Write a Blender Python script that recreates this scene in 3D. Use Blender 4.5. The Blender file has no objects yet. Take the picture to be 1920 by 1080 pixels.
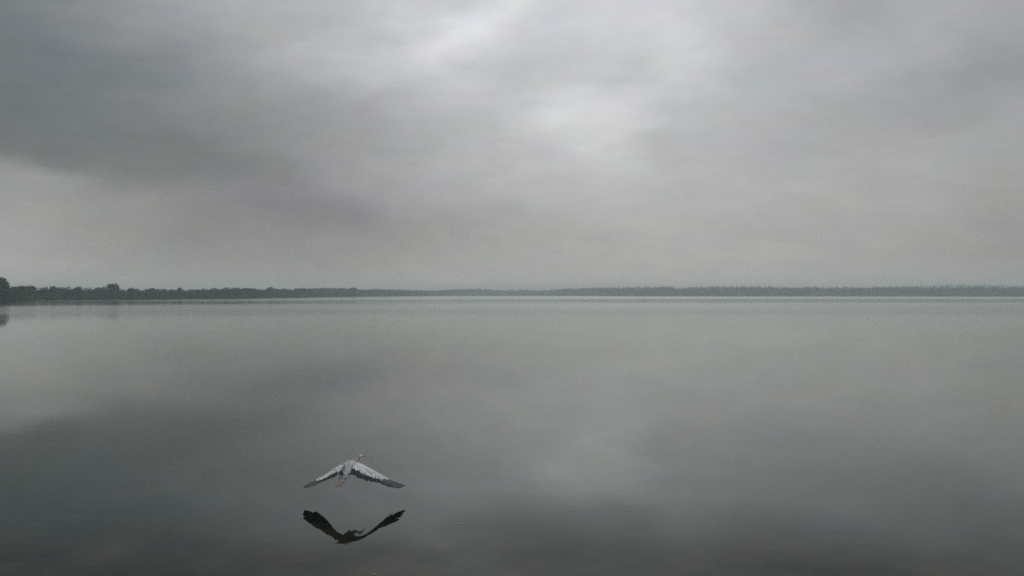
import bpy, bmesh, math, random
import numpy as np
from mathutils import Vector, Matrix

R = math.radians
rnd = random.Random(7)
rng = np.random.default_rng(11)
sc = bpy.context.scene
col = sc.collection

# ------------------------------------------------------------------ camera
FPX = 1507.0            # focal length in pixels of a 1920-wide frame
CAM_H = 3.7             # eye height over the lake
cam_d = bpy.data.cameras.new('camera')
cam_d.sensor_width = 36.0
cam_d.lens = FPX / 1920.0 * 36.0
cam_d.clip_start = 0.1
cam_d.clip_end = 20000.0
cam = bpy.data.objects.new('camera', cam_d)
cam.location = (0, 0, CAM_H)
cam.rotation_euler = (R(90 + 0.475), 0, 0)
col.objects.link(cam)
sc.camera = cam

# ------------------------------------------------------------------ render / exposure
sc.view_settings.view_transform = 'Standard'
sc.view_settings.look = 'None'
sc.view_settings.exposure = 0.0
sc.view_settings.gamma = 1.0
sc.view_settings.use_curve_mapping = False
sc.cycles.max_bounces = 8
sc.cycles.volume_bounces = 3
sc.cycles.use_denoising = False

# ------------------------------------------------------------------ sky (overcast)
SUN_EL, SUN_AZ = 52.0, 8.0          # veiled sun, ahead of the camera and high
world = bpy.data.worlds.new('World')
sc.world = world
world.use_nodes = True
nt = world.node_tree
for n in list(nt.nodes):
    nt.nodes.remove(n)
STR = 0.1


def s2l(c):
    c = c / 255.0
    return c / 12.92 if c <= 0.04045 else ((c + 0.055) / 1.055) ** 2.4


# brightness of the cloud deck, by bearing (columns) and by height over the horizon (rows)
GX = [0, 160, 320, 480, 640, 800, 960, 1120, 1280, 1440, 1600, 1760, 1920]
GY = [0, 40, 120, 160, 200, 240, 280, 320, 360, 400, 440, 510, 545]
G = [[122, 138, 158, 176, 185, 200, 222, 208, 204, 188, 164, 170, 162],
     [117, 132, 152, 168, 182, 210, 214, 208, 205, 186, 167, 170, 160],
     [112, 118, 132, 162, 188, 212, 194, 199, 207, 180, 175, 165, 150],
     [110, 117, 131, 151, 172, 194, 190, 198, 199, 178, 172, 158, 151],
     [108, 117, 130, 142, 160, 181, 197, 214, 190, 179, 167, 155, 160],
     [109, 114, 122, 136, 154, 174, 194, 210, 186, 176, 167, 161, 162],
     [117, 114, 117, 131, 152, 170, 187, 207, 182, 172, 168, 167, 161],
     [148, 132, 118, 124, 150, 170, 184, 194, 182, 175, 171, 168, 160],
     [153, 145, 134, 128, 142, 163, 176, 184, 179, 176, 171, 166, 156],
     [161, 150, 138, 132, 131, 154, 168, 178, 177, 173, 168, 162, 152],
     [164, 152, 139, 137, 140, 153, 164, 173, 176, 171, 166, 160, 149],
     [178, 166, 154, 151, 153, 166, 173, 177, 179, 176, 169, 163, 157],
     [180, 171, 163, 161, 164, 176, 183, 184, 185, 182, 176, 170, 164]]
# elongated brighter / darker folds of the deck: x, y, long half-axis, short half-axis, tilt(deg, + = rising right), gain
FOLDS = [(790, 112, 105, 26, 18, 17), (935, 18, 130, 30, 32, 19), (870, 62, 110, 30, 32, 8),
         (1040, 212, 105, 24, 18, 16), (1160, 205, 50, 24, 8, 12), (1135, 284, 60, 16, -8, 13), (1235, 250, 50, 40, 10, -7), (960, 160, 70, 22, 20, -7),
         (1250, 95, 60, 70, 0, 9), (990, 120, 80, 34, 20, -8), (1205, 120, 50, 40, 20, -9),
         (715, 195, 60, 40, 20, -6), (1880, 110, 160, 46, 18, -6), (1560, 20, 200, 30, 8, -3),
         (200, 215, 260, 45, -16, -6), (330, 265, 240, 34, -17, -7), (560, 385, 140, 26, -12, -9),
         (60, 70, 150, 40, -10, -4), (1600, 180, 150, 26, 12, -3), (1420, 425, 110, 16, 3, -4),
         (640, 330, 90, 22, -12, 5), (230, 345, 200, 22, -9, 5)]


def cubic(a, b, c, d, t):
    return b + 0.5 * t * (c - a + t * (2 * a - 5 * b + 4 * c - d + t * (3 * (b - c) + d - a)))


def gridval(x, y):
    x = min(max(x, 0), 1920)
    y = min(max(y, 0), 540)
    i = min(int(x / 160), 11)
    tx = x / 160 - i
    j = 0
    while j < len(GY) - 2 and y > GY[j + 1]:
        j += 1
    ty = (y - GY[j]) / (GY[j + 1] - GY[j])
    rows = []
    for jj in (j - 1, j, j + 1, j + 2):
        r = G[min(max(jj, 0), len(G) - 1)]
        q = [r[min(max(k, 0), 12)] for k in (i - 1, i, i + 1, i + 2)]
        rows.append(cubic(*q, tx))
    return cubic(*rows, ty)


def folds(x, y):
    v = 0.0
    for fx, fy, a, b, tilt, g in FOLDS:
        t = R(tilt)
        dx, dy = x - fx, -(y - fy)
        u = dx * math.cos(t) + dy * math.sin(t)
        w = -dx * math.sin(t) + dy * math.cos(t)
        v += g * math.exp(-(u / a) ** 2 - (w / b) ** 2)
    ye = 290 + 0.22 * max(x, 0) + 0.00018 * max(x, 0) ** 2
    k = math.exp(-(max(x, -200) / 330.0) ** 2)
    soft = 7 + 0.07 * max(x, 0)
    e = math.tanh((y - ye) / soft)
    v += k * (24 * e) * math.exp(-((y - ye) / 95.0) ** 2)
    return v


G = [[G[j][i] - folds(GX[i], GY[j]) for i in range(13)] for j in range(len(GY))]


def cloudval(x, y):
    return gridval(x, y) + folds(x, y)


ELS = [-90, -3, 0, 0.8, 1.8, 3.0, 4.2, 5.4, 6.4, 7.4, 8.2, 8.9, 9.6, 10.4, 11.4, 12.5, 13.6, 14.8, 16.0, 17.3, 18.6,
       20.0, 22.0, 30.0, 50.0, 90.0]
AZN = 32
AZR = 36.0


def skycol(v, el):
    # cool at height, faintly warm by the horizon
    t = min(max(el / 14.0, 0), 1)
    dark = min(max((150 - v) / 45.0, 0), 1)
    r = v + (1 - t) * 2.6 - t * 1.5 - dark * 5.0 * t
    g = v + 0.6 + dark * 0.8
    b = v - (1 - t) * 4.0 + t * 3.5 + dark * 1.0
    return [s2l(r), s2l(g), s2l(b), 1.0]


def N(kind, **kw):
    n = nt.nodes.new(kind)
    for k, v in kw.items():
        setattr(n, k, v)
    return n


def math_node(op, a, b=None, clamp=False):
    n = N('ShaderNodeMath', operation=op)
    n.use_clamp = clamp
    for i, v in enumerate((a, b)):
        if v is None:
            continue
        if isinstance(v, (int, float)):
            n.inputs[i].default_value = v
        else:
            nt.links.new(v, n.inputs[i])
    return n.outputs[0]


tc = N('ShaderNodeTexCoord')
sep = N('ShaderNodeSeparateXYZ')
nt.links.new(tc.outputs['Generated'], sep.inputs[0])
az = math_node('MULTIPLY', math_node('ARCTAN2', sep.outputs[0], sep.outputs[1]), 180 / math.pi)
el = math_node('MULTIPLY', math_node('ARCSINE', sep.outputs[2]), 180 / math.pi)
# cloud-deck coordinates for the finer texture
comb = N('ShaderNodeCombineXYZ')
nt.links.new(az, comb.inputs[0])
nt.links.new(math_node('MULTIPLY', el, 2.6), comb.inputs[1])
warp = N('ShaderNodeTexNoise')
warp.inputs['Scale'].default_value = 0.16
warp.inputs['Detail'].default_value = 4
warp.inputs['Roughness'].default_value = 0.5
nt.links.new(comb.outputs[0], warp.inputs['Vector'])
wsep = N('ShaderNodeSeparateColor')
nt.links.new(warp.outputs['Color'], wsep.inputs[0])
az_w = math_node('ADD', az, math_node('MULTIPLY', math_node('SUBTRACT', wsep.outputs[0], 0.5), 5.0))
elk = math_node('MULTIPLY', el, 0.12, clamp=True)
el_w = math_node('ADD', el, math_node('MULTIPLY', math_node('MULTIPLY', math_node('SUBTRACT', wsep.outputs[1], 0.5), 2.6), elk))
fac = math_node('ADD', math_node('DIVIDE', az_w, 2 * AZR), 0.5, clamp=True)


def rampcol(e, azd):
    if e < -2:
        c = [0.05, 0.055, 0.055, 1]
        return c
    ee = max(e, 0)
    a = R(azd)
    px = 960 + FPX * math.tan(a)
    py = 552.5 - FPX * math.tan(R(min(ee, 24))) / math.cos(a)
    v = cloudval(px, max(py, -60))
    if ee > 20:
        t = min((ee - 20) / 22.0, 1)
        v = v * (1 - t) + (180 + 22 * min((ee - 20) / 50.0, 1)) * t
    c = skycol(v, ee)
    mv = math.exp(-((px - 600) / 260) ** 2 - ((py - 375) / 60) ** 2)        # mauve underside of the long dark fold
    lo = max(0.0, 1 - ee / 2.2)                                            # rosy tinge right on the horizon
    return [c[0] * (1 + .03 * mv + .05 * lo), c[1] * (1 - .025 * mv), c[2] * (1 + .07 * mv - .03 * lo), 1.0]


prev = None
for i, e in enumerate(ELS):
    rp = N('ShaderNodeValToRGB')
    cr = rp.color_ramp
    cr.interpolation = 'CARDINAL'
    while len(cr.elements) < AZN:
        cr.elements.new(0.5)
    for k in range(AZN):
        cr.elements[k].position = k / (AZN - 1)
    for k in range(AZN):
        cr.elements[k].color = rampcol(e, -AZR + 2 * AZR * k / (AZN - 1))
    nt.links.new(fac, rp.inputs[0])
    if prev is None:
        prev = rp.outputs[0]
    else:
        m = N('ShaderNodeMix', data_type='RGBA')
        f = math_node('DIVIDE', math_node('SUBTRACT', el_w if e > 1 else el, ELS[i - 1]), e - ELS[i - 1], clamp=True)
        nt.links.new(f, m.inputs['Factor'])
        nt.links.new(prev, m.inputs['A'])
        nt.links.new(rp.outputs[0], m.inputs['B'])
        prev = m.outputs['Result']
# the rest of the sky, round to the back: the mean of the deck
rest = N('ShaderNodeValToRGB')
cr = rest.color_ramp
rl = [(-90, 0), (-2, 0), (0, 152), (6, 146), (12, 150), (20, 164), (45, 190), (90, 200)]
while len(cr.elements) < len(rl):
    cr.elements.new(0.5)
for k, (e, v) in enumerate(rl):
    cr.elements[k].position = (e + 90) / 180
for k, (e, v) in enumerate(rl):
    cr.elements[k].color = skycol(v, max(e, 0)) if v else (0.05, 0.055, 0.055, 1)
nt.links.new(math_node('DIVIDE', math_node('ADD', el, 90.0), 180.0), rest.inputs[0])
side = N('ShaderNodeMapRange', interpolation_type='SMOOTHSTEP')
nt.links.new(math_node('ABSOLUTE', az), side.inputs[0])
side.inputs[1].default_value = 36
side.inputs[2].default_value = 80
m = N('ShaderNodeMix', data_type='RGBA')
nt.links.new(side.outputs[0], m.inputs['Factor'])
nt.links.new(prev, m.inputs['A'])
nt.links.new(rest.outputs[0], m.inputs['B'])
deck = m.outputs['Result']
# fine streaks in the deck
tex = N('ShaderNodeTexNoise')
tex.inputs['Scale'].default_value = 0.35
tex.inputs['Detail'].default_value = 7
tex.inputs['Roughness'].default_value = 0.55
tex.inputs['Distortion'].default_value = 0.6
nt.links.new(comb.outputs[0], tex.inputs['Vector'])
gain = math_node('ADD', math_node('MULTIPLY', math_node('SUBTRACT', tex.outputs[0], 0.5), 0.20), 1.0)
tint = N('ShaderNodeTexNoise')
tint.inputs['Scale'].default_value = 0.22
tint.inputs['Detail'].default_value = 3
cshift = N('ShaderNodeVectorMath', operation='ADD')
cshift.inputs[1].default_value = (31.0, 17.0, 5.0)
nt.links.new(comb.outputs[0], cshift.inputs[0])
nt.links.new(cshift.outputs[0], tint.inputs['Vector'])
tsub = N('ShaderNodeVectorMath', operation='MULTIPLY_ADD')
nt.links.new(tint.outputs['Color'], tsub.inputs[0])
tsub.inputs[1].default_value = (0.15, 0.05, 0.16)
tsub.inputs[2].default_value = (1 - 0.073, 1 - 0.025, 1 - 0.078)
g1 = N('ShaderNodeVectorMath', operation='SCALE')
nt.links.new(deck, g1.inputs[0])
nt.links.new(gain, g1.inputs['Scale'])
g2 = N('ShaderNodeVectorMath', operation='MULTIPLY')
nt.links.new(g1.outputs[0], g2.inputs[0])
nt.links.new(tsub.outputs[0], g2.inputs[1])
g3 = N('ShaderNodeVectorMath', operation='SCALE')
nt.links.new(g2.outputs[0], g3.inputs[0])
g3.inputs['Scale'].default_value = 1.0 / STR
sky = N('ShaderNodeTexSky', sky_type='NISHITA')
sky.sun_disc = False
sky.sun_elevation = R(SUN_EL)
sky.sun_rotation = R(SUN_AZ)
sky.air_density = 1.5
sky.dust_density = 4.0
veil = N('ShaderNodeMix', data_type='RGBA')
veil.inputs['Factor'].default_value = 0.975      # how thick the overcast lies over the blue
nt.links.new(sky.outputs[0], veil.inputs['A'])
nt.links.new(g3.outputs[0], veil.inputs['B'])
bg = N('ShaderNodeBackground')
bg.inputs['Strength'].default_value = STR
nt.links.new(veil.outputs['Result'], bg.inputs['Color'])
wo = N('ShaderNodeOutputWorld')
nt.links.new(bg.outputs[0], wo.inputs['Surface'])

# ------------------------------------------------------------------ sun (veiled)
sd = bpy.data.lights.new('sun', 'SUN')
sd.energy = 0.5
sd.angle = R(25)
sd.color = (1.0, 0.97, 0.93)
sun = bpy.data.objects.new('sun', sd)
a, e_ = R(SUN_AZ), R(SUN_EL)
sdir = Vector((math.sin(a) * math.cos(e_), math.cos(a) * math.cos(e_), math.sin(e_)))
sun.rotation_euler = sdir.to_track_quat('Z', 'Y').to_euler()
col.objects.link(sun)


# ------------------------------------------------------------------ helpers
def tag(o, label=None, cat=None, group=None, kind=None):
    if label: o['label'] = label
    if cat: o['category'] = cat
    if group: o['group'] = group
    if kind: o['kind'] = kind
    return o


def link_mesh(name, verts, faces, mat, parent=None, smooth=False):
    me = bpy.data.meshes.new(name)
    me.from_pydata([tuple(v) for v in verts], [], [tuple(f) for f in faces])
    me.update()
    if smooth:
        me.polygons.foreach_set('use_smooth', [True] * len(me.polygons))
    if mat: me.materials.append(mat)
    o = bpy.data.objects.new(name, me)
    if parent: o.parent = parent
    col.objects.link(o)
    return o


def empty(name, loc):
    o = bpy.data.objects.new(name, None)
    o.location = loc
    o.empty_display_size = 0.3
    col.objects.link(o)
    return o


def new_mat(name):
    m = bpy.data.materials.new(name)
    m.use_nodes = True
    return m, m.node_tree, m.node_tree.nodes['Principled BSDF']


# ------------------------------------------------------------------ materials
def mat_water():
    m = bpy.data.materials.new('lake_water')
    m.use_nodes = True
    t = m.node_tree
    for n in list(t.nodes): t.nodes.remove(n)
    L = t.links.new
    def A(k, **kw):
        n = t.nodes.new(k)
        for a_, b_ in kw.items(): setattr(n, a_, b_)
        return n
    geo = A('ShaderNodeNewGeometry')
    sp = A('ShaderNodeSeparateXYZ'); L(geo.outputs['Position'], sp.inputs[0])
    # wind: calm along the near shore, ruffled out on the open lake, in long streaks
    sv = A('ShaderNodeVectorMath', operation='MULTIPLY'); sv.inputs[1].default_value = (0.0035, 0.016, 1)
    L(geo.outputs['Position'], sv.inputs[0])
    wn = A('ShaderNodeTexNoise'); wn.inputs['Scale'].default_value = 1.0; wn.inputs['Detail'].default_value = 4
    L(sv.outputs[0], wn.inputs['Vector'])
    def M(op, *v, clamp=False):
        n = A('ShaderNodeMath', operation=op); n.use_clamp = clamp
        for i_, q in enumerate(v):
            if isinstance(q, (int, float)): n.inputs[i_].default_value = q
            else: L(q, n.inputs[i_])
        return n.outputs[0]
    rr = A('ShaderNodeValToRGB'); rr.color_ramp.interpolation = 'LINEAR'
    els = rr.color_ramp.elements
    # distance from the near shore -> ruffling (out of 600 m)
    pts = [(0, 0.03), (30, 0.06), (90, 0.20), (125, 0.45), (170, 0.60), (235, 0.56), (262, 0.40), (300, 0.31), (450, 0.32), (476, 0.50), (520, 0.58), (600, 0.58)]
    while len(els) < len(pts): els.new(0.5)
    for k, (p, v) in enumerate(pts): els[k].position = p / 600.0
    for k, (p, v) in enumerate(pts): els[k].color = (v, v, v, 1)
    side = M('DIVIDE', M('ADD', sp.outputs[0], 160.0), 160.0, clamp=True)
    q0 = M('DIVIDE', sp.outputs[1], M('MULTIPLY_ADD', side, 0.45, 1.0))
    q1 = M('MULTIPLY_ADD', M('SUBTRACT', wn.outputs[0], 0.5), 50.0, q0)
    L(M('DIVIDE', q1, 600.0, clamp=True), rr.inputs[0])
    k1 = M('MULTIPLY_ADD', wn.outputs[0], 0.8, 0.6)
    rough = A('ShaderNodeMath', operation='MULTIPLY'); rough.inputs[1].default_value = 0.25
    L(M('MULTIPLY', rr.outputs[0], k1), rough.inputs[0])
    # slow swell, very low
    bv = A('ShaderNodeVectorMath', operation='MULTIPLY'); bv.inputs[1].default_value = (0.55, 1.5, 1)
    L(geo.outputs['Position'], bv.inputs[0])
    n1 = A('ShaderNodeTexNoise'); n1.inputs['Scale'].default_value = 0.9; n1.inputs['Detail'].default_value = 2
    L(bv.outputs[0], n1.inputs['Vector'])
    fade = A('ShaderNodeMapRange'); fade.inputs[1].default_value = 8; fade.inputs[2].default_value = 120
    fade.inputs[3].default_value = 1.0; fade.inputs[4].default_value = 0.0
    L(sp.outputs[1], fade.inputs[0])
    bs = A('ShaderNodeMath', operation='MULTIPLY'); bs.inputs[1].default_value = 0.10
    L(fade.outputs[0], bs.inputs[0])
    bp = A('ShaderNodeBump'); bp.inputs['Distance'].default_value = 0.012
    L(bs.outputs[0], bp.inputs['Strength']); L(n1.outputs[0], bp.inputs['Height'])
    # body of the water: dark green-grey, with brown weed and silt showing in the shallows
    wd = A('ShaderNodeTexNoise'); wd.inputs['Scale'].default_value = 0.9; wd.inputs['Detail'].default_value = 6; wd.inputs['Roughness'].default_value = 0.62
    L(geo.outputs['Position'], wd.inputs['Vector'])
    wr = A('ShaderNodeValToRGB')
    wr.color_ramp.elements[0].position = 0.42; wr.color_ramp.elements[0].color = (0.006, 0.011, 0.009, 1)
    wr.color_ramp.elements[1].position = 0.66; wr.color_ramp.elements[1].color = (0.060, 0.048, 0.032, 1)
    L(wd.outputs[0], wr.inputs[0])
    sh = A('ShaderNodeMapRange'); sh.inputs[1].default_value = 9; sh.inputs[2].default_value = 14; sh.inputs[3].default_value = 1; sh.inputs[4].default_value = 0
    L(sp.outputs[1], sh.inputs[0])
    bm_ = A('ShaderNodeMix', data_type='RGBA'); bm_.inputs['A'].default_value = (0.006, 0.012, 0.010, 1)
    L(sh.outputs[0], bm_.inputs['Factor']); L(wr.outputs[0], bm_.inputs['B'])
    df = A('ShaderNodeBsdfDiffuse'); L(bm_.outputs['Result'], df.inputs['Color'])
    gl = A('ShaderNodeBsdfGlossy'); gl.inputs['Color'].default_value = (0.966, 1.0, 0.968, 1)
    L(rough.outputs[0], gl.inputs['Roughness']); L(bp.outputs[0], gl.inputs['Normal'])
    fr0 = A('ShaderNodeFresnel'); fr0.inputs['IOR'].default_value = 1.333
    L(bp.outputs[0], fr0.inputs['Normal'])
    fr = A('ShaderNodeValToRGB'); fe = fr.color_ramp.elements      # reflected brightness reshaped by a hand-set curve: more mirror at low angles
    fpts = [(0.0, 0.0), (0.12, 0.09), (0.165, 0.115), (0.19, 0.175), (0.245, 0.325), (0.325, 0.44), (0.44, 0.565), (0.60, 0.72), (1.0, 1.0)]
    while len(fe) < len(fpts): fe.new(0.5)
    for k, (p, v) in enumerate(fpts): fe[k].position = p
    for k, (p, v) in enumerate(fpts): fe[k].color = (v, v, v, 1)
    L(fr0.outputs[0], fr.inputs[0])
    kr = M('MULTIPLY', fr.outputs[0], M('MULTIPLY_ADD', rough.outputs[0], -0.85, 1.0))     # ruffled water turns facets to the viewer
    mx = A('ShaderNodeMixShader'); L(kr, mx.inputs[0]); L(df.outputs[0], mx.inputs[1]); L(gl.outputs[0], mx.inputs[2])
    o = A('ShaderNodeOutputMaterial'); L(mx.outputs[0], o.inputs['Surface'])
    return m



def mat_noise(name, c1, c2, scale, rough=0.85, detail=4, coords='Object', spec=0.2):
    m, t, p = new_mat(name)
    tcn = t.nodes.new('ShaderNodeTexCoord')
    nn = t.nodes.new('ShaderNodeTexNoise')
    nn.inputs['Scale'].default_value = scale
    nn.inputs['Detail'].default_value = detail
    r = t.nodes.new('ShaderNodeValToRGB')
    r.color_ramp.elements[0].position = 0.35
    r.color_ramp.elements[1].position = 0.65
    r.color_ramp.elements[0].color = (*c1, 1)
    r.color_ramp.elements[1].color = (*c2, 1)
    t.links.new(tcn.outputs[coords], nn.inputs['Vector'])
    t.links.new(nn.outputs[0], r.inputs[0])
    t.links.new(r.outputs[0], p.inputs['Base Color'])
    p.inputs['Roughness'].default_value = rough
    p.inputs['Specular IOR Level'].default_value = spec
    return m


M_water = mat_water()
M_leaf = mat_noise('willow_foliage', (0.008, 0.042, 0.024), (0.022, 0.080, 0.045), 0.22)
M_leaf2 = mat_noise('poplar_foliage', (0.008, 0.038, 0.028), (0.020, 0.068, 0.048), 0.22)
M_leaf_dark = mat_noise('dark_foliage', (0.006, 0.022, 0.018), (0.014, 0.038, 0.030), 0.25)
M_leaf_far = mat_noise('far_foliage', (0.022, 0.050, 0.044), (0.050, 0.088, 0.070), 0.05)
M_bark = mat_noise('bark', (0.05, 0.04, 0.03), (0.11, 0.09, 0.07), 1.5)
M_land = mat_noise('bank_soil', (0.035, 0.045, 0.025), (0.08, 0.075, 0.05), 0.08)


def at(px, D, z=0.0):
    return Vector(((px - 960) * D / FPX, D, z))


# ------------------------------------------------------------------ shoreline of the lake
SH = [(-1500, 60), (-700, 150), (-260, 262), (-60, 372), (0, 413), (20, 440), (60, 520), (150, 560), (240, 587), (320, 640), (400, 690),
      (450, 743), (500, 860), (560, 1014), (640, 1300), (720, 1640), (780, 2000), (830, 2350), (900, 2650), (1040, 2600),
      (1110, 2400), (1180, 2250), (1250, 2150), (1350, 2050), (1450, 1980), (1560, 1960), (1650, 1900), (1750, 1800),
      (1850, 1720), (1980, 1600), (2400, 1200), (3200, 650), (4800, 320)]
TOP = [(-1500, 520), (-60, 531), (20, 534.5), (58, 534), (85, 537), (130, 537), (160, 538.5), (195, 537), (235, 541), (245, 539.5), (262, 541),
       (290, 539.5), (320, 541.5), (345, 541), (360, 540), (395, 538.8), (420, 538), (470, 539.5), (488, 541), (500, 539), (512, 538.5), (525, 541),
       (560, 539.5), (600, 538.5), (640, 538.5), (668, 539.5), (673, 542), (690, 541), (705, 540), (735, 541.5), (765, 542.5),
       (800, 543.5), (828, 543.5), (865, 541.5), (905, 540.8), (930, 542.5), (980, 542), (1010, 543.5), (1040, 542.5), (1062, 540),
       (1090, 539.2), (1150, 537), (1200, 536), (1262, 535), (1272, 538), (1310, 535.5), (1350, 534.5), (1420, 534.2), (1480, 536.5), (1520, 536.5),
       (1560, 537.5), (1600, 536.5), (1650, 536), (1750, 536.5), (1850, 536), (1920, 535), (2400, 530), (4800, 500)]


def interp(tab, x):
    if x <= tab[0][0]: return tab[0][1]
    for (a0, b0), (a1, b1) in zip(tab, tab[1:]):
        if x <= a1:
            return b0 + (b1 - b0) * (x - a0) / (a1 - a0)
    return tab[-1][1]


BX, BY0, BY1 = 3200.0, -500.0, 4600.0

# lake water: one sheet, reaching well under the banks
o = link_mesh('water', [(-BX, BY0, 0), (BX, BY0, 0), (BX, BY1, 0), (-BX, BY1, 0)], [(0, 1, 2, 3)], M_water)
tag(o, kind='structure')

# land behind the shoreline
shore = []
prevp = None
for (p0, d0), (p1, d1) in zip(SH, SH[1:]):
    n = 14
    for k in range(n):
        t = k / n
        a_, b_ = at(p0, d0), at(p1, d1)
        q = a_.lerp(b_, t)
        shore.append(q)
shore.append(at(*SH[-1]))
verts, faces = [], []
rings = [(-3.0, -0.5), (0.0, 0.02), (1.0, 0.28), (6.0, 0.5), (25, 0.8), (120, 1.2), (500, 1.8), (1300, 2.0)]
ns = len(shore)
for i, q in enumerate(shore):
    wob = rnd.uniform(-1.3, 1.3)
    d = q.normalized()
    for (rr_, zz) in rings:
        v = q + d * (rr_ + (wob if rr_ < 2 else 0))
        x = min(max(v.x, -BX + 3), BX - 3)
        y = min(max(v.y, BY0 + 3), BY1 - 3)
        verts.append((x, y, zz + (rnd.uniform(-0.05, 0.08) if rr_ > 0 else 0)))
k = len(rings)
for i in range(ns - 1):
    for j in range(k - 1):
        faces.append((i * k + j, (i + 1) * k + j, (i + 1) * k + j + 1, i * k + j + 1))
o = link_mesh('shore_bank', verts, faces, M_land, smooth=True)
tag(o, kind='structure')


# ------------------------------------------------------------------ foliage
def lobes_for(h, w, r_, low=0.12):
    """crown = a handful of uneven ellipsoid lobes"""
    out = []
    n = r_.randint(6, 9)
    for i in range(n):
        t = (i + r_.random()) / n
        z = h * (low + (0.86 - low) * t)
        ring = w * 0.5 * math.sin(math.pi * min(max(0.18 + 0.72 * (1 - abs(t - 0.42)), 0), 1)) * 0.55
        a_ = r_.uniform(0, 2 * math.pi)
        rad = w * r_.uniform(0.20, 0.32) * (1.0 if t < 0.75 else 0.75)
        out.append((ring * math.cos(a_), ring * math.sin(a_), z, rad, rad, min(rad * r_.uniform(0.75, 1.1), (h - z) * r_.uniform(0.7, 1.05))))
    out.append((0, 0, h * 0.45, w * 0.42, w * 0.42, h * 0.45))
    out.append((r_.uniform(-.1, .1) * w, r_.uniform(-.1, .1) * w, h * 0.70, w * 0.32, w * 0.32, h * 0.30))
    return out


def crown_arrays(lobes, n, size, g):
    """n leaf clumps (quads) spread through the lobes; returns (n*4, 3) corner coordinates"""
    L = np.array(lobes)
    vol = (L[:, 3] * L[:, 4] * L[:, 5]) ** 0.67
    idx = g.choice(len(L), size=n, p=vol / vol.sum())
    d = g.normal(size=(n, 3))
    d /= np.linalg.norm(d, axis=1)[:, None]
    rad = g.uniform(0.25, 1.0, n) ** 0.45 * g.uniform(0.85, 1.08, n)
    c = L[idx, :3] + d * L[idx, 3:6] * rad[:, None]
    c[:, 2] = np.maximum(c[:, 2], 0.15)
    nrm = d * 0.6 + g.normal(size=(n, 3)) * 0.6 + np.array([0, 0, 0.35])
    nrm /= np.linalg.norm(nrm, axis=1)[:, None]
    up = g.normal(size=(n, 3))
    u = np.cross(nrm, up); u /= np.linalg.norm(u, axis=1)[:, None]
    v = np.cross(nrm, u)
    s = size * g.uniform(0.55, 1.25, n)[:, None]
    s2 = s * g.uniform(0.45, 0.9, n)[:, None]
    q = np.stack([c - u * s, c - v * s2, c + u * s * 0.9, c + v * s2], axis=1)
    return q.reshape(-1, 3)


def quads_mesh(name, V, mat):
    n = len(V) // 4
    me = bpy.data.meshes.new(name)
    me.vertices.add(len(V)); me.vertices.foreach_set('co', V.astype(np.float32).ravel())
    me.loops.add(n * 4); me.loops.foreach_set('vertex_index', np.arange(n * 4, dtype=np.int32))
    me.polygons.add(n); me.polygons.foreach_set('loop_start', np.arange(0, n * 4, 4, dtype=np.int32))
    me.polygons.foreach_set('loop_total', np.full(n, 4, dtype=np.int32))
    me.update(calc_edges=True)
    me.materials.append(mat)
    return me


def taper(bm, p0, p1, r0, r1, seg=7):
    p0, p1 = Vector(p0), Vector(p1)
    d = (p1 - p0).normalized()
    u = d.orthogonal().normalized(); v = d.cross(u)
    a_, b_ = [], []
    for i in range(seg):
        t = 2 * math.pi * i / seg
        w = u * math.cos(t) + v * math.sin(t)
        a_.append(bm.verts.new(p0 + w * r0)); b_.append(bm.verts.new(p1 + w * r1))
    for i in range(seg):
        j = (i + 1) % seg
        bm.faces.new((a_[i], a_[j], b_[j], b_[i]))
    bm.faces.new(b_)
    bm.faces.new(a_[::-1])


def make_tree(px, D, h, w, label, leaf, n=2600, name='broadleaf_tree', group=None, low=0.12, size=0.42, seed=0):
    r_ = random.Random(seed * 13 + 5)
    g = np.random.default_rng(seed + 50)
    root = empty(name, at(px, D, 0.45))
    tag(root, label, 'tree', group)
    bm = bmesh.new()
    taper(bm, (0, 0, -0.5), (r_.uniform(-.3, .3), r_.uniform(-.3, .3), h * 0.45), w * 0.035 + 0.06, w * 0.02 + 0.03)
    for i in range(6):
        a_ = i * 1.05 + r_.uniform(-.3, .3)
        z0 = h * r_.uniform(0.18, 0.42)
        taper(bm, (0, 0, z0), (math.cos(a_) * w * 0.3, math.sin(a_) * w * 0.3, z0 + h * r_.uniform(0.2, 0.38)), w * 0.016 + 0.03, 0.03, 5)
    me = bpy.data.meshes.new('trunk'); bm.to_mesh(me); bm.free(); me.materials.append(M_bark)
    t = bpy.data.objects.new('trunk', me); t.parent = root; col.objects.link(t)
    me = quads_mesh('crown', crown_arrays(lobes_for(h, w, r_, low), n, size, g), leaf)
    c = bpy.data.objects.new('crown', me); c.parent = root; col.objects.link(c)
    return root


def hgt(px, D, ytop=None):
    y = interp(TOP, px) if ytop is None else ytop
    return CAM_H + (552.5 - y) * D / FPX - 0.45


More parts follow.
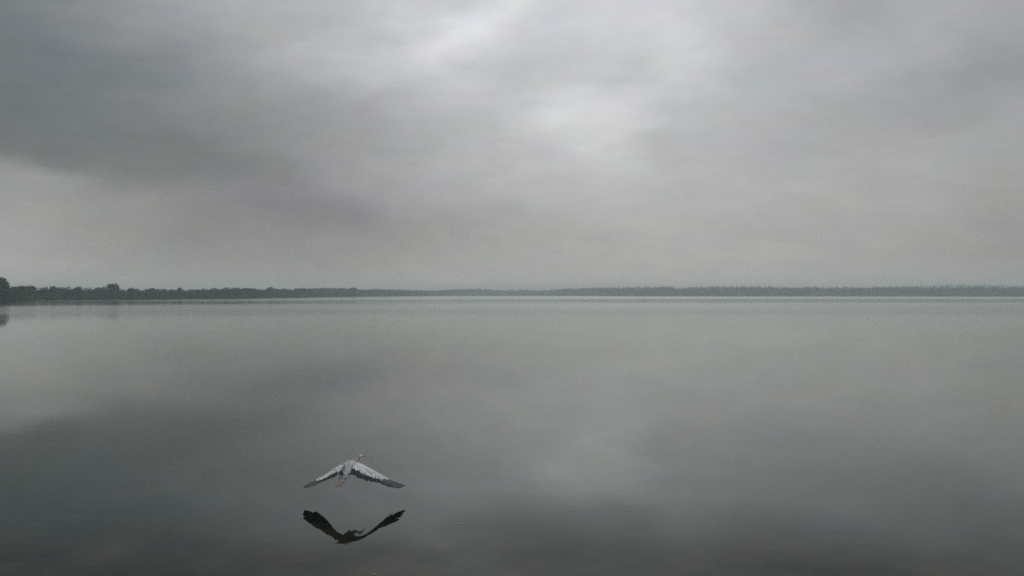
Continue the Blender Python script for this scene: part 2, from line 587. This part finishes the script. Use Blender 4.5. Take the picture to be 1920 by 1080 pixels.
# trees of the near left bank that stand out on their own
gl = 'single trees standing out of the left bank wood'
make_tree(1, 420, hgt(0, 420, 518.5), 11.5, 'tallest dark round-crowned tree at the left edge of the far bank', M_leaf_dark, 4200, group=gl, low=0.04, size=0.5, seed=1)
make_tree(-30, 405, 12.0, 11.0, 'dark broad tree half cut off by the left edge of the photo', M_leaf_dark, 3600, group=gl, low=0.04, size=0.5, seed=2)
make_tree(213, 590, hgt(213, 590, 530.2), 10.5, 'flat-topped dark tree rising above the bank wood left of centre', M_leaf2, 3600, group=gl, low=0.10, size=0.5, seed=3)
make_tree(196, 583, hgt(196, 583, 536.2), 7.0, 'low tree leaning against the left side of the flat-topped tree', M_leaf2, 1800, group=gl, seed=4)
make_tree(336, 655, hgt(336, 655, 537.6), 6.0, 'small pointed tree standing just above the bank wood right of the flat-topped tree', M_leaf_dark, 1700, group=gl, seed=5)
make_tree(58, 522, hgt(58, 522, 533.5), 7.5, 'rounded mid-green tree first right of the tallest dark tree', M_leaf2, 2000, group=gl, seed=6)
make_tree(246, 592, hgt(246, 592, 538.6), 5.5, 'short bushy tree just right of the flat-topped tree', M_leaf, 1700, group=gl, seed=7)
make_tree(288, 622, hgt(288, 622, 538.9), 6.0, 'low pale green tree midway between flat-topped and pointed trees', M_leaf, 1700, group=gl, seed=8)
make_tree(100, 540, hgt(100, 540, 536.0), 8.0, 'broad low green tree in the middle of the left bank wood', M_leaf, 2000, group=gl, seed=9)
make_tree(148, 560, hgt(148, 560, 536.6), 7.0, 'light green willow at the waterline left of the flat-topped tree', M_leaf, 2000, group=gl, seed=10)
make_tree(508, 900, hgt(508, 900, 537.6), 14.0, 'wide hazy grey-green tree swelling above the wood left of the flying heron', M_leaf2, 1800, group=gl, size=0.7, seed=11)
make_tree(662, 1300, hgt(662, 1300, 538.3), 15.0, 'hazy tree at the step where the left bank wood drops lower', M_leaf2, 1500, group=gl, size=0.9, seed=12)


def wood(name, label, x0, x1, spacing, rows, depth, per, size, leaf, wfac, seed, hscale=(0.80, 1.02), topshift=0.0, dadd=0.0):
    """a continuous wood along the bank: many whole trees joined into one mass"""
    r_ = random.Random(seed)
    g = np.random.default_rng(seed)
    parts = []
    bm = bmesh.new()
    # walk along the shoreline in metres
    px = x0
    while px < x1:
        D = interp(SH, px) + dadd
        base = at(px, D)
        d = Vector((base.x, base.y, 0)).normalized()
        nxt = at(px + 1, interp(SH, px + 1) + dadd)
        step = (nxt - base).length
        for r in range(rows):
            q = base + d * (3.5 + r * depth + r_.uniform(-1.5, 1.5)) + Vector((r_.uniform(-.4, .4) * spacing, 0, 0))
            qpx = 960 + FPX * q.x / q.y
            h = (hgt(qpx, q.y) + topshift) * r_.uniform(*hscale)
            if r == 0:
                h *= r_.uniform(0.78, 0.98)
            w = min(max(h * wfac, 6.0), 16.0) * r_.uniform(0.85, 1.3)
            V = crown_arrays(lobes_for(h, w, r_, 0.02), per, size, g)
            V += np.array([q.x, q.y, 0.5])
            parts.append(V)
            if r == 0:      # low scrub at the waterline
                for kk in range(2):
                    sw = spacing * r_.uniform(1.0, 1.7)
                    sh_ = h * r_.uniform(0.28, 0.5)
                    V = crown_arrays([(0, 0, sh_ * 0.4, sw * 0.6, 2.5, sh_ * 0.6), (sw * .3, 0, sh_ * 0.5, sw * 0.35, 2, sh_ * 0.5)], per // 5, size * .8, g)
                    parts.append(V + np.array([q.x + r_.uniform(-.5, .5) * spacing, q.y - 2.5, 0.3]))
            taper(bm, (q.x, q.y, 0.0), (q.x, q.y, h * 0.6), 0.22, 0.1, 4)
        px += spacing / step
    me = quads_mesh(name, np.concatenate(parts), leaf)
    o = bpy.data.objects.new(name, me)
    tag(o, label, 'woodland', kind='stuff')
    col.objects.link(o)
    me2 = bpy.data.meshes.new('trunks'); bm.to_mesh(me2); bm.free(); me2.materials.append(M_bark)
    t = bpy.data.objects.new('trunks', me2); t.parent = o; t['kind'] = 'stuff'; col.objects.link(t)
    return len(parts)


c1 = wood('bank_wood', 'continuous dark green willow wood along the left bank', -900, 470, 5.5, 3, 6, 420, 0.5, M_leaf, 0.85, 21)
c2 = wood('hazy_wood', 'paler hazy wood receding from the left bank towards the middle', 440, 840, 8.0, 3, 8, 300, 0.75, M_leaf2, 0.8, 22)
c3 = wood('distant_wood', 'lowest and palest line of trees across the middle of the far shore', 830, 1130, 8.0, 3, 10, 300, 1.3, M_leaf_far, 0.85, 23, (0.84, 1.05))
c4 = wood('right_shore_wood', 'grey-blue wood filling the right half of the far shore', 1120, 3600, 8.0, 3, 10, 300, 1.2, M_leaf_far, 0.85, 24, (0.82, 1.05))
# second, higher line of woodland further back at the right
TOPR = TOP


def ridge():
    r_ = random.Random(31); g = np.random.default_rng(31)
    parts = []
    tab = [(1560, 540), (1640, 537), (1700, 534.5), (1760, 531.5), (1800, 530.2), (1860, 531), (1920, 533), (2100, 534), (2400, 538)]
    px = 1600
    while px < 2500:
        D = 2750 + r_.uniform(-60, 60)
        q = at(px, D)
        h = CAM_H + (552.5 - interp(tab, px)) * D / FPX
        h *= r_.uniform(0.93, 1.01)
        w = r_.uniform(12, 20)
        V = crown_arrays(lobes_for(h, w, r_, 0.05), 650, 1.15, g) + np.array([q.x, q.y, 0])
        parts.append(V)
        px += 6
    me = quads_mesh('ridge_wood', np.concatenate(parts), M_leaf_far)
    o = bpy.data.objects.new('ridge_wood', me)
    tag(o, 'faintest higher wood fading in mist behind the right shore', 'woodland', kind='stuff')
    col.objects.link(o)


ridge()
print('trees in woods', c1, c2, c3, c4)

# ------------------------------------------------------------------ haze over the lake
HAZE = 0.00041
hm = bpy.data.materials.new('haze')
hm.use_nodes = True
t = hm.node_tree
for n in list(t.nodes): t.nodes.remove(n)
pv = t.nodes.new('ShaderNodeVolumePrincipled')
pv.inputs['Color'].default_value = (0.845, 0.972, 0.985, 1)
pv.inputs['Density'].default_value = HAZE
pv.inputs['Anisotropy'].default_value = 0.2
oo = t.nodes.new('ShaderNodeOutputMaterial')
t.links.new(pv.outputs[0], oo.inputs['Volume'])
X, Y0, Y1, Z0, Z1 = BX + 20, BY0 - 20, BY1 + 20, -1.6, 42.0
vb = [(x, y, z) for x in (-X, X) for y in (Y0, Y1) for z in (Z0, Z1)]
fb = [(0, 1, 3, 2), (4, 6, 7, 5), (0, 4, 5, 1), (2, 3, 7, 6), (0, 2, 6, 4), (1, 5, 7, 3)]
hz = link_mesh('haze', vb, fb, hm)
tag(hz, kind='stuff')

# ------------------------------------------------------------------ heron
def simple_mat(name, c, rough=0.6, spec=0.3):
    m, t, p = new_mat(name)
    p.inputs['Base Color'].default_value = (*c, 1)
    p.inputs['Roughness'].default_value = rough
    p.inputs['Specular IOR Level'].default_value = spec
    return m


def feather_mat(name, c1, c2, scale=60):
    m = mat_noise(name, c1, c2, scale, rough=0.75, detail=3, spec=0.15)
    return m


M_pale = feather_mat('pale_grey_feather', (0.58, 0.59, 0.60), (0.80, 0.80, 0.79), 14)
M_grey = feather_mat('mid_grey_feather', (0.16, 0.17, 0.18), (0.28, 0.29, 0.30), 30)
M_dark = feather_mat('slate_flight_feather', (0.022, 0.024, 0.026), (0.05, 0.053, 0.056), 30)
M_prim = feather_mat('primary_feather', (0.05, 0.054, 0.058), (0.10, 0.105, 0.11), 30)
M_under = feather_mat('underwing_feather', (0.016, 0.017, 0.017), (0.034, 0.034, 0.034), 30)
M_ash = feather_mat('ash_grey_feather', (0.22, 0.23, 0.24), (0.40, 0.41, 0.42), 30)
M_beak = simple_mat('orange_beak', (0.36, 0.23, 0.09), 0.45)
M_leg = simple_mat('olive_leg', (0.10, 0.075, 0.04), 0.5)
M_foot = simple_mat('orange_foot', (0.34, 0.19, 0.08), 0.6)
M_eye = simple_mat('yellow_eye', (0.6, 0.45, 0.05), 0.15)
M_crest = feather_mat('black_crest', (0.012, 0.012, 0.015), (0.03, 0.03, 0.034))

O = Vector((-2.90, 14.30, 0.62))
heron = empty('heron', O)
tag(heron, 'grey heron flying low over the water with drooping wings and trailing feet', 'bird')


def W(x, y, z):
    return Vector((x, y, z)) - O


# body: torso, S-folded neck, head, upper arms and thighs as one continuous skinned surface
V_, E_, RAD = [], [], []


def jn(p, r, par=None):
    V_.append(p); RAD.append(r)
    if par is not None: E_.append((par, len(V_) - 1))
    return len(V_) - 1


pel = jn(W(-2.900, 14.16, .600), (.082, .074))
mid = jn(W(-2.905, 14.30, .615), (.100, .094), pel)
chest = jn(W(-2.910, 14.46, .635), (.088, .086), mid)
br = jn(W(-2.905, 14.58, .640), (.050, .055), chest)
n1 = jn(W(-2.880, 14.69, .632), (.038, .040), br)
n2 = jn(W(-2.862, 14.77, .640), (.029, .031), n1)
n3 = jn(W(-2.845, 14.82, .660), (.023, .025), n2)
n4 = jn(W(-2.828, 14.85, .686), (.022, .023), n3)
h1 = jn(W(-2.812, 14.885, .707), (.031, .031), n4)
h2 = jn(W(-2.797, 14.93, .708), (.032, .030), h1)
h3 = jn(W(-2.782, 14.975, .699), (.014, .013), h2)
t1 = jn(W(-2.895, 14.04, .588), (.058, .042), pel)
t2 = jn(W(-2.892, 13.95, .582), (.026, .014), t1)
th1 = jn(W(-2.935, 14.12, .560), (.030, .030), pel)
th1b = jn(W(-2.945, 14.02, .545), (.016, .016), th1)
th2 = jn(W(-2.870, 14.12, .560), (.030, .030), pel)
th2b = jn(W(-2.860, 14.02, .545), (.016, .016), th2)

LW = [  # leading edge, trailing edge, left wing
    (W(-2.975, 14.50, .675), W(-2.950, 13.98, .605)),
    (W(-3.130, 14.47, .600), W(-3.050, 13.95, .560)),
    (W(-3.250, 14.57, .515), W(-3.150, 14.00, .515)),
    (W(-3.360, 14.67, .430), W(-3.270, 14.02, .460)),
    (W(-3.460, 14.73, .363), W(-3.400, 14.06, .405)),
    (W(-3.580, 14.78, .300), W(-3.550, 14.14, .335)),
    (W(-3.690, 14.78, .250), W(-3.685, 14.24, .280)),
    (W(-3.780, 14.66, .225), W(-3.790, 14.42, .232))]
RW = [
    (W(-2.855, 14.52, .685), W(-2.840, 13.98, .605)),
    (W(-2.720, 14.45, .660), W(-2.690, 13.90, .560)),
    (W(-2.620, 14.43, .615), W(-2.560, 13.90, .505)),
    (W(-2.500, 14.50, .530), W(-2.430, 13.98, .450)),
    (W(-2.380, 14.56, .440), W(-2.310, 14.10, .395)),
    (W(-2.250, 14.66, .340), W(-2.140, 14.12, .335)),
    (W(-2.090, 14.78, .245), W(-2.000, 14.20, .292)),
    (W(-1.930, 14.70, .222), W(-1.900, 14.42, .240))]


def sample(wing, s, which):
    x = min(max(s, 0), 1) * (len(wing) - 1)
    i = min(int(x), len(wing) - 2); t = x - i
    pts = [wing[min(max(k, 0), len(wing) - 1)][which] for k in (i - 1, i, i + 1, i + 2)]
    return Vector([cubic(pts[0][c], pts[1][c], pts[2][c], pts[3][c], t) for c in range(3)])


def P(wing, s, c):
    return sample(wing, s, 0).lerp(sample(wing, s, 1), c)


for wg in (LW, RW):
    last = chest
    for s, rr_ in ((0.04, .046), (0.16, .034), (0.30, .026), (0.42, .021), (0.54, .018), (0.66, .012), (0.78, .007)):
        last = jn(P(wg, s, 0.06) - Vector((0, 0, .006)), (rr_, rr_ * .7), last)

me = bpy.data.meshes.new('body')
me.from_pydata([tuple(v) for v in V_], E_, [])
body = bpy.data.objects.new('body', me)
col.objects.link(body)
sk = body.modifiers.new('skin', 'SKIN')
for i, r in enumerate(RAD):
    me.skin_vertices[0].data[i].radius = r
me.skin_vertices[0].data[0].use_root = True
sk.use_smooth_shade = True
ss = body.modifiers.new('sub', 'SUBSURF'); ss.levels = 2; ss.render_levels = 2
dg = bpy.context.evaluated_depsgraph_get()
baked = bpy.data.meshes.new_from_object(body.evaluated_get(dg))
body.modifiers.clear()
body.data = baked
body.parent = heron
# plumage pattern of the body: pale grey back, white face and fore-neck, dark eye stripe, brownish neck
ca = baked.color_attributes.new('plumage', 'FLOAT_COLOR', 'POINT')
hd = W(-2.797, 14.93, .706)
for v in baked.vertices:
    p = v.co
    c = (0.42, 0.43, 0.44)
    if p.y > W(0, 14.62, 0).y:
        c = (0.33, 0.29, 0.25)
    if p.y > W(0, 14.862, 0).y and p.z > W(0, 0, .66).z:
        c = (0.85, 0.84, 0.80)
        if abs(p.z - hd.z - 0.010) < 0.004 and p.y < W(0, 14.955, 0).y:
            c = (0.02, 0.02, 0.022)
    if p.z < W(0, 0, .585).z and p.y < W(0, 14.6, 0).y and abs(p.x) < .12:
        c = (0.14, 0.14, 0.145)
    ca.data[v.index].color = (*c, 1)
M_body, tb, pb = new_mat('heron_plumage')
vc = tb.nodes.new('ShaderNodeVertexColor'); vc.layer_name = 'plumage'
tb.links.new(vc.outputs[0], pb.inputs['Base Color'])
pb.inputs['Roughness'].default_value = 0.8
baked.materials.clear(); baked.materials.append(M_body)


def blade(base, tip, up, width, sag=0.0, st=7, thick=0.0012, blunt=0.75):
    """a feather: cambered vane on a shaft; returns verts, faces"""
    d = tip - base
    ln = d.length
    dn = d.normalized()
    side = dn.cross(up).normalized()
    nrm = side.cross(dn).normalized()
    vs, fs = [], []
    for i in range(st + 1):
        t = i / st
        w = width * 0.5 * (0.25 + 0.75 * min(t / 0.35, 1)) * (1 - max(0, (t - blunt) / (1 - blunt)) ** 2.2 * 0.93)
        c = base + d * t - nrm * (sag * ln * t * t)
        th = thick * (1 - 0.6 * t)
        vs += [c - side * w - nrm * w * 0.12, c + nrm * th, c + side * w - nrm * w * 0.12, c - nrm * th]
    for i in range(st):
        a_ = i * 4; b_ = a_ + 4
        for j in range(4):
            k_ = (j + 1) % 4
            fs.append((a_ + j, a_ + k_, b_ + k_, b_ + j))
    fs.append((0, 3, 2, 1)); e = st * 4
    fs.append((e, e + 1, e + 2, e + 3))
    return vs, fs


def add_feather(name, b, tp, up, w, mat, **kw):
    vs, fs = blade(b, tp, up, w, **kw)
    return link_mesh(name, vs, fs, mat, heron, True)


def joined(name, items, mat, label=None):
    vs, fs = [], []
    for v, f in items:
        o_ = len(vs); vs += v; fs += [tuple(k + o_ for k in q) for q in f]
    o = link_mesh(name, vs, fs, mat, heron, True)
    o['kind'] = 'stuff'
    if label: o['label'] = label
    return o


for side, wg in ((-1, LW), (1, RW)):
    r_ = random.Random(90 + side)
    def upn(s):
        a_ = P(wg, min(s + .04, 1), .4) - P(wg, max(s - .04, 0), .4)
        b_ = P(wg, s, .9) - P(wg, s, .1)
        n = a_.cross(b_)
        if n.length < 1e-6: return Vector((0, 0, 1))
        n.normalize()
        return n if n.z > 0 else -n
    # secondaries and tertials
    for i in range(17):
        s = 0.03 + 0.54 * i / 16
        u = upn(s)
        b = P(wg, s, 0.30) - u * .004 + u * .0006 * i
        s2 = s + 0.015 * i / 16 + r_.uniform(-.006, .006)
        c = P(wg, s2, 1.0) + u * r_.uniform(-.004, .004)
        tp = b.lerp(c, r_.uniform(.86, 1.05))
        add_feather('flight_feather', b, tp, u, r_.uniform(.058, .068), M_dark, sag=.02, blunt=.72)
    # primaries: fan from the hand
    for i in range(16):
        t = i / 15
        sb = 0.55 + 0.23 * t
        u = upn(min(sb, .85))
        b = P(wg, sb, 0.10) + u * .0008 * i
        if t < .62:
            stp, ch = 0.61 + 0.27 * t / .62, 1.0
        else:
            q = (t - .62) / .38
            stp, ch = 0.88 + 0.11 * q ** .6, 1.0 - .85 * q
        c = P(wg, stp, ch) + u * r_.uniform(-.004, .004)
        tp = b.lerp(c, r_.uniform(.98, 1.01))
        add_feather('primary_feather', b, tp, upn(min(stp, .9)), .095 - .012 * t, M_prim, sag=.02, blunt=.80)
    # overlapping coverts, three rows on top, pale; two rows below, darker
    it = []
    for row, (c0, c1_, lift, n, smax) in enumerate(((.24, .60, .006, 34, .60), (.12, .44, .011, 38, .66), (.0, .27, .016, 40, .70))):
        for i in range(n):
            s = smax * (i + r_.random() * .6) / n
            u = upn(s)
            b = P(wg, s, c0) + u * lift
            tp = P(wg, s + r_.uniform(-.006, .012), c1_ + r_.uniform(-.12, .11)) + u * (lift * .7 + r_.uniform(0, .002))
            it.append(blade(b, tp, u, r_.uniform(.038, .052), st=4, blunt=.45))
    joined('wing_coverts', it, M_pale, 'pale grey shaggy wing coverts over the darker flight feathers')
    it = []
    for row, (c0, c1_, lift, n, smax) in enumerate(((.18, .58, .010, 26, .70), (.0, .32, .014, 30, .76))):
        for i in range(n):
            s = smax * (i + r_.random() * .6) / n
            u = -upn(s)
            it.append(blade(P(wg, s, c0) + u * lift, P(wg, s + .005, c1_ + r_.uniform(-.05, .05)) + u * lift * .7, u, r_.uniform(.035, .048), st=4, blunt=.5))
    joined('underwing_coverts', it, M_under)

# back and shoulder plumes: long loose pale feathers hanging over the wing roots
it = []
r_ = random.Random(5)
for i in range(70):
    x = r_.uniform(-1, 1)
    y0 = r_.uniform(14.22, 14.56)
    hz_ = .742 - .055 * abs(x) ** 1.6 - (0.06 * (14.5 - y0) if y0 < 14.5 else 0)
    b = W(-2.908 + x * .085, y0, hz_ - .004)
    tp = W(-2.905 + x * (.12 + r_.uniform(0, .05)), y0 - r_.uniform(.20, .34), hz_ - r_.uniform(.05, .10) - .03 * abs(x))
    it.append(blade(b, tp, Vector((x * .5, 0, 1)), r_.uniform(.014, .028), st=4, sag=.05, blunt=.35))
joined('back_plumes', it[::2], M_pale, 'loose whitish plumes over the back')
joined('back_plumes', it[1::2], M_ash, 'ash grey plumes between the whitish ones')
it = []
for i in range(60):
    x = r_.uniform(-1, 1)
    y0 = r_.uniform(14.0, 14.5)
    b = W(-2.905 + x * .085, y0, .585 - .055 * (1 - x * x))
    tp = b + Vector((x * .02, -r_.uniform(.10, .16), -r_.uniform(.0, .015)))
    it.append(blade(b, tp, Vector((x, 0, -1)), .028, st=4, blunt=.5))
joined('belly_feathers', it, M_grey)
for i in range(12):
    f = (i - 5.5) / 5.5
    add_feather('tail_feather', W(-2.893 + f * .022, 14.02, .590 - abs(f) * .004 + .001 * i), W(-2.890 + f * .085, 13.76 + .03 * f * f, .565 - .010 * abs(f)),
                Vector((0, 0, 1)), .042, M_grey, sag=.03, blunt=.8)


def tube_mesh(pts, rads, seg=8):
    vs, fs = [], []
    for i, (p, r) in enumerate(zip(pts, rads)):
        d = (pts[min(i + 1, len(pts) - 1)] - pts[max(i - 1, 0)]).normalized()
        u = d.cross(Vector((0, .3, 1))).normalized(); v = d.cross(u)
        for k_ in range(seg):
            a_ = 2 * math.pi * k_ / seg
            vs.append(p + u * math.cos(a_) * r + v * math.sin(a_) * r)
    for i in range(len(pts) - 1):
        for k_ in range(seg):
            j = (k_ + 1) % seg
            fs.append((i * seg + k_, i * seg + j, (i + 1) * seg + j, (i + 1) * seg + k_))
    fs.append(tuple(range(seg))[::-1]); fs.append(tuple((len(pts) - 1) * seg + k_ for k_ in range(seg)))
    return vs, fs


# beak, eyes, crest
bk = W(-2.740, 15.10, .672)
b0 = W(-2.786, 14.965, .699)
vs, fs = tube_mesh([b0 + Vector((0, 0, .003)), b0.lerp(bk, .35) + Vector((0, 0, .004)), b0.lerp(bk, .7) + Vector((0, 0, .002)), bk], [.0105, .0085, .0055, .001])
link_mesh('upper_mandible', vs, fs, M_beak, heron, True)
vs, fs = tube_mesh([b0 - Vector((0, 0, .006)), b0.lerp(bk, .35) - Vector((0, 0, .005)), b0.lerp(bk, .7) - Vector((0, 0, .003)), bk.lerp(b0, .04)], [.009, .007, .0045, .001])
link_mesh('lower_mandible', vs, fs, M_beak, heron, True)
fw = (h3 and (V_[h3] - V_[h2]).normalized())
sd_ = fw.cross(Vector((0, 0, 1))).normalized()
for s in (-1, 1):
    bm = bmesh.new()
    bmesh.ops.create_uvsphere(bm, u_segments=10, v_segments=8, radius=.006, matrix=Matrix.Translation(V_[h2] + fw * .008 + sd_ * s * .024 + Vector((0, 0, .006))))
    me = bpy.data.meshes.new('eye'); bm.to_mesh(me); bm.free(); me.materials.append(M_eye)
    e = bpy.data.objects.new('eye', me); e.parent = heron; col.objects.link(e)
for s in (-1, 1):
    add_feather('crest_plume', V_[h2] + sd_ * s * .012 + Vector((0, 0, .020)), V_[h1] - fw * .10 + sd_ * s * .022 + Vector((0, 0, .012)),
                Vector((0, 0, 1)), .008, M_crest, sag=.05)

# trailing legs with feet
for s, (hip, ank, ft) in ((-1, (W(-2.945, 14.05, .552), W(-2.955, 13.84, .545), W(-2.940, 13.60, .492))),
                          (1, (W(-2.862, 14.05, .552), W(-2.850, 13.84, .548), W(-2.882, 13.60, .494)))):
    vs, fs = tube_mesh([hip, hip.lerp(ank, .5), ank, ank.lerp(ft, .1), ank.lerp(ft, .6), ft], [.013, .008, .0095, .007, .006, .0075])
    lg = link_mesh('leg', vs, fs, M_leg, heron, True)
    fs_, vs_ = [], []
    for dx, dy, dz, ln in ((-.030, -.050, -.012, 1), (-.004, -.062, -.022, 1.05), (.026, -.048, -.014, 1), (.006, .020, -.040, .7)):
        d = Vector((dx, dy, dz)) * ln
        v, f = tube_mesh([ft, ft + d * .5 + Vector((0, 0, .004)), ft + d, ft + d * 1.2 - Vector((0, 0, .008))], [.0085, .0075, .006, .0015], 6)
        o_ = len(vs_); vs_ += v; fs_ += [tuple(k_ + o_ for k_ in q) for q in f]
    link_mesh('foot', vs_, fs_, M_foot, lg, True)

# ------------------------------------------------------------------ small floating things
M_white = feather_mat('white_down', (0.42, 0.43, 0.38), (0.58, 0.58, 0.52))


def floating(name, px, py, ln, w, ang, label, cat, mat):
    D = CAM_H * FPX / (py - 552.5)
    p = at(px, D, 0.004)
    d = Vector((math.cos(ang), math.sin(ang), 0))
    vs, fs = blade(-d * ln / 2 + Vector((0, 0, .002)), d * ln / 2 + Vector((0, 0, .006)), Vector((0, 0, 1)), w, sag=.06, thick=.003)
    o = link_mesh(name, vs, fs, mat, None, True)
    o.location = p
    tag(o, label, cat)
    return o


floating('floating_feather', 861, 981, .085, .030, -.35, 'small pale feather floating on the water right of the heron reflection', 'feather', M_white)
floating('floating_feather', 702, 1076, .045, .018, 1.0, 'tiny white feather on the dark water at the bottom edge below the heron', 'feather', M_white)
floating('floating_down', 848, 943, .022, .014, .2, 'tiny speck of white down on the water above the small pale feather', 'feather', M_white)
# a white buoy far out
D = 1480
bm = bmesh.new()
bmesh.ops.create_uvsphere(bm, u_segments=14, v_segments=10, radius=.9, matrix=Matrix.Translation((0, 0, .45)))
bmesh.ops.create_cone(bm, segments=10, radius1=.25, radius2=.12, depth=1.2, cap_ends=True, matrix=Matrix.Translation((0, 0, 1.7)))
me = bpy.data.meshes.new('buoy'); bm.to_mesh(me); bm.free()
me.materials.append(simple_mat('white_buoy', (.75, .75, .72)))
b = bpy.data.objects.new('buoy', me); b.location = at(842, D, 0); col.objects.link(b)
tag(b, 'tiny white buoy far out in front of the middle shore', 'buoy')
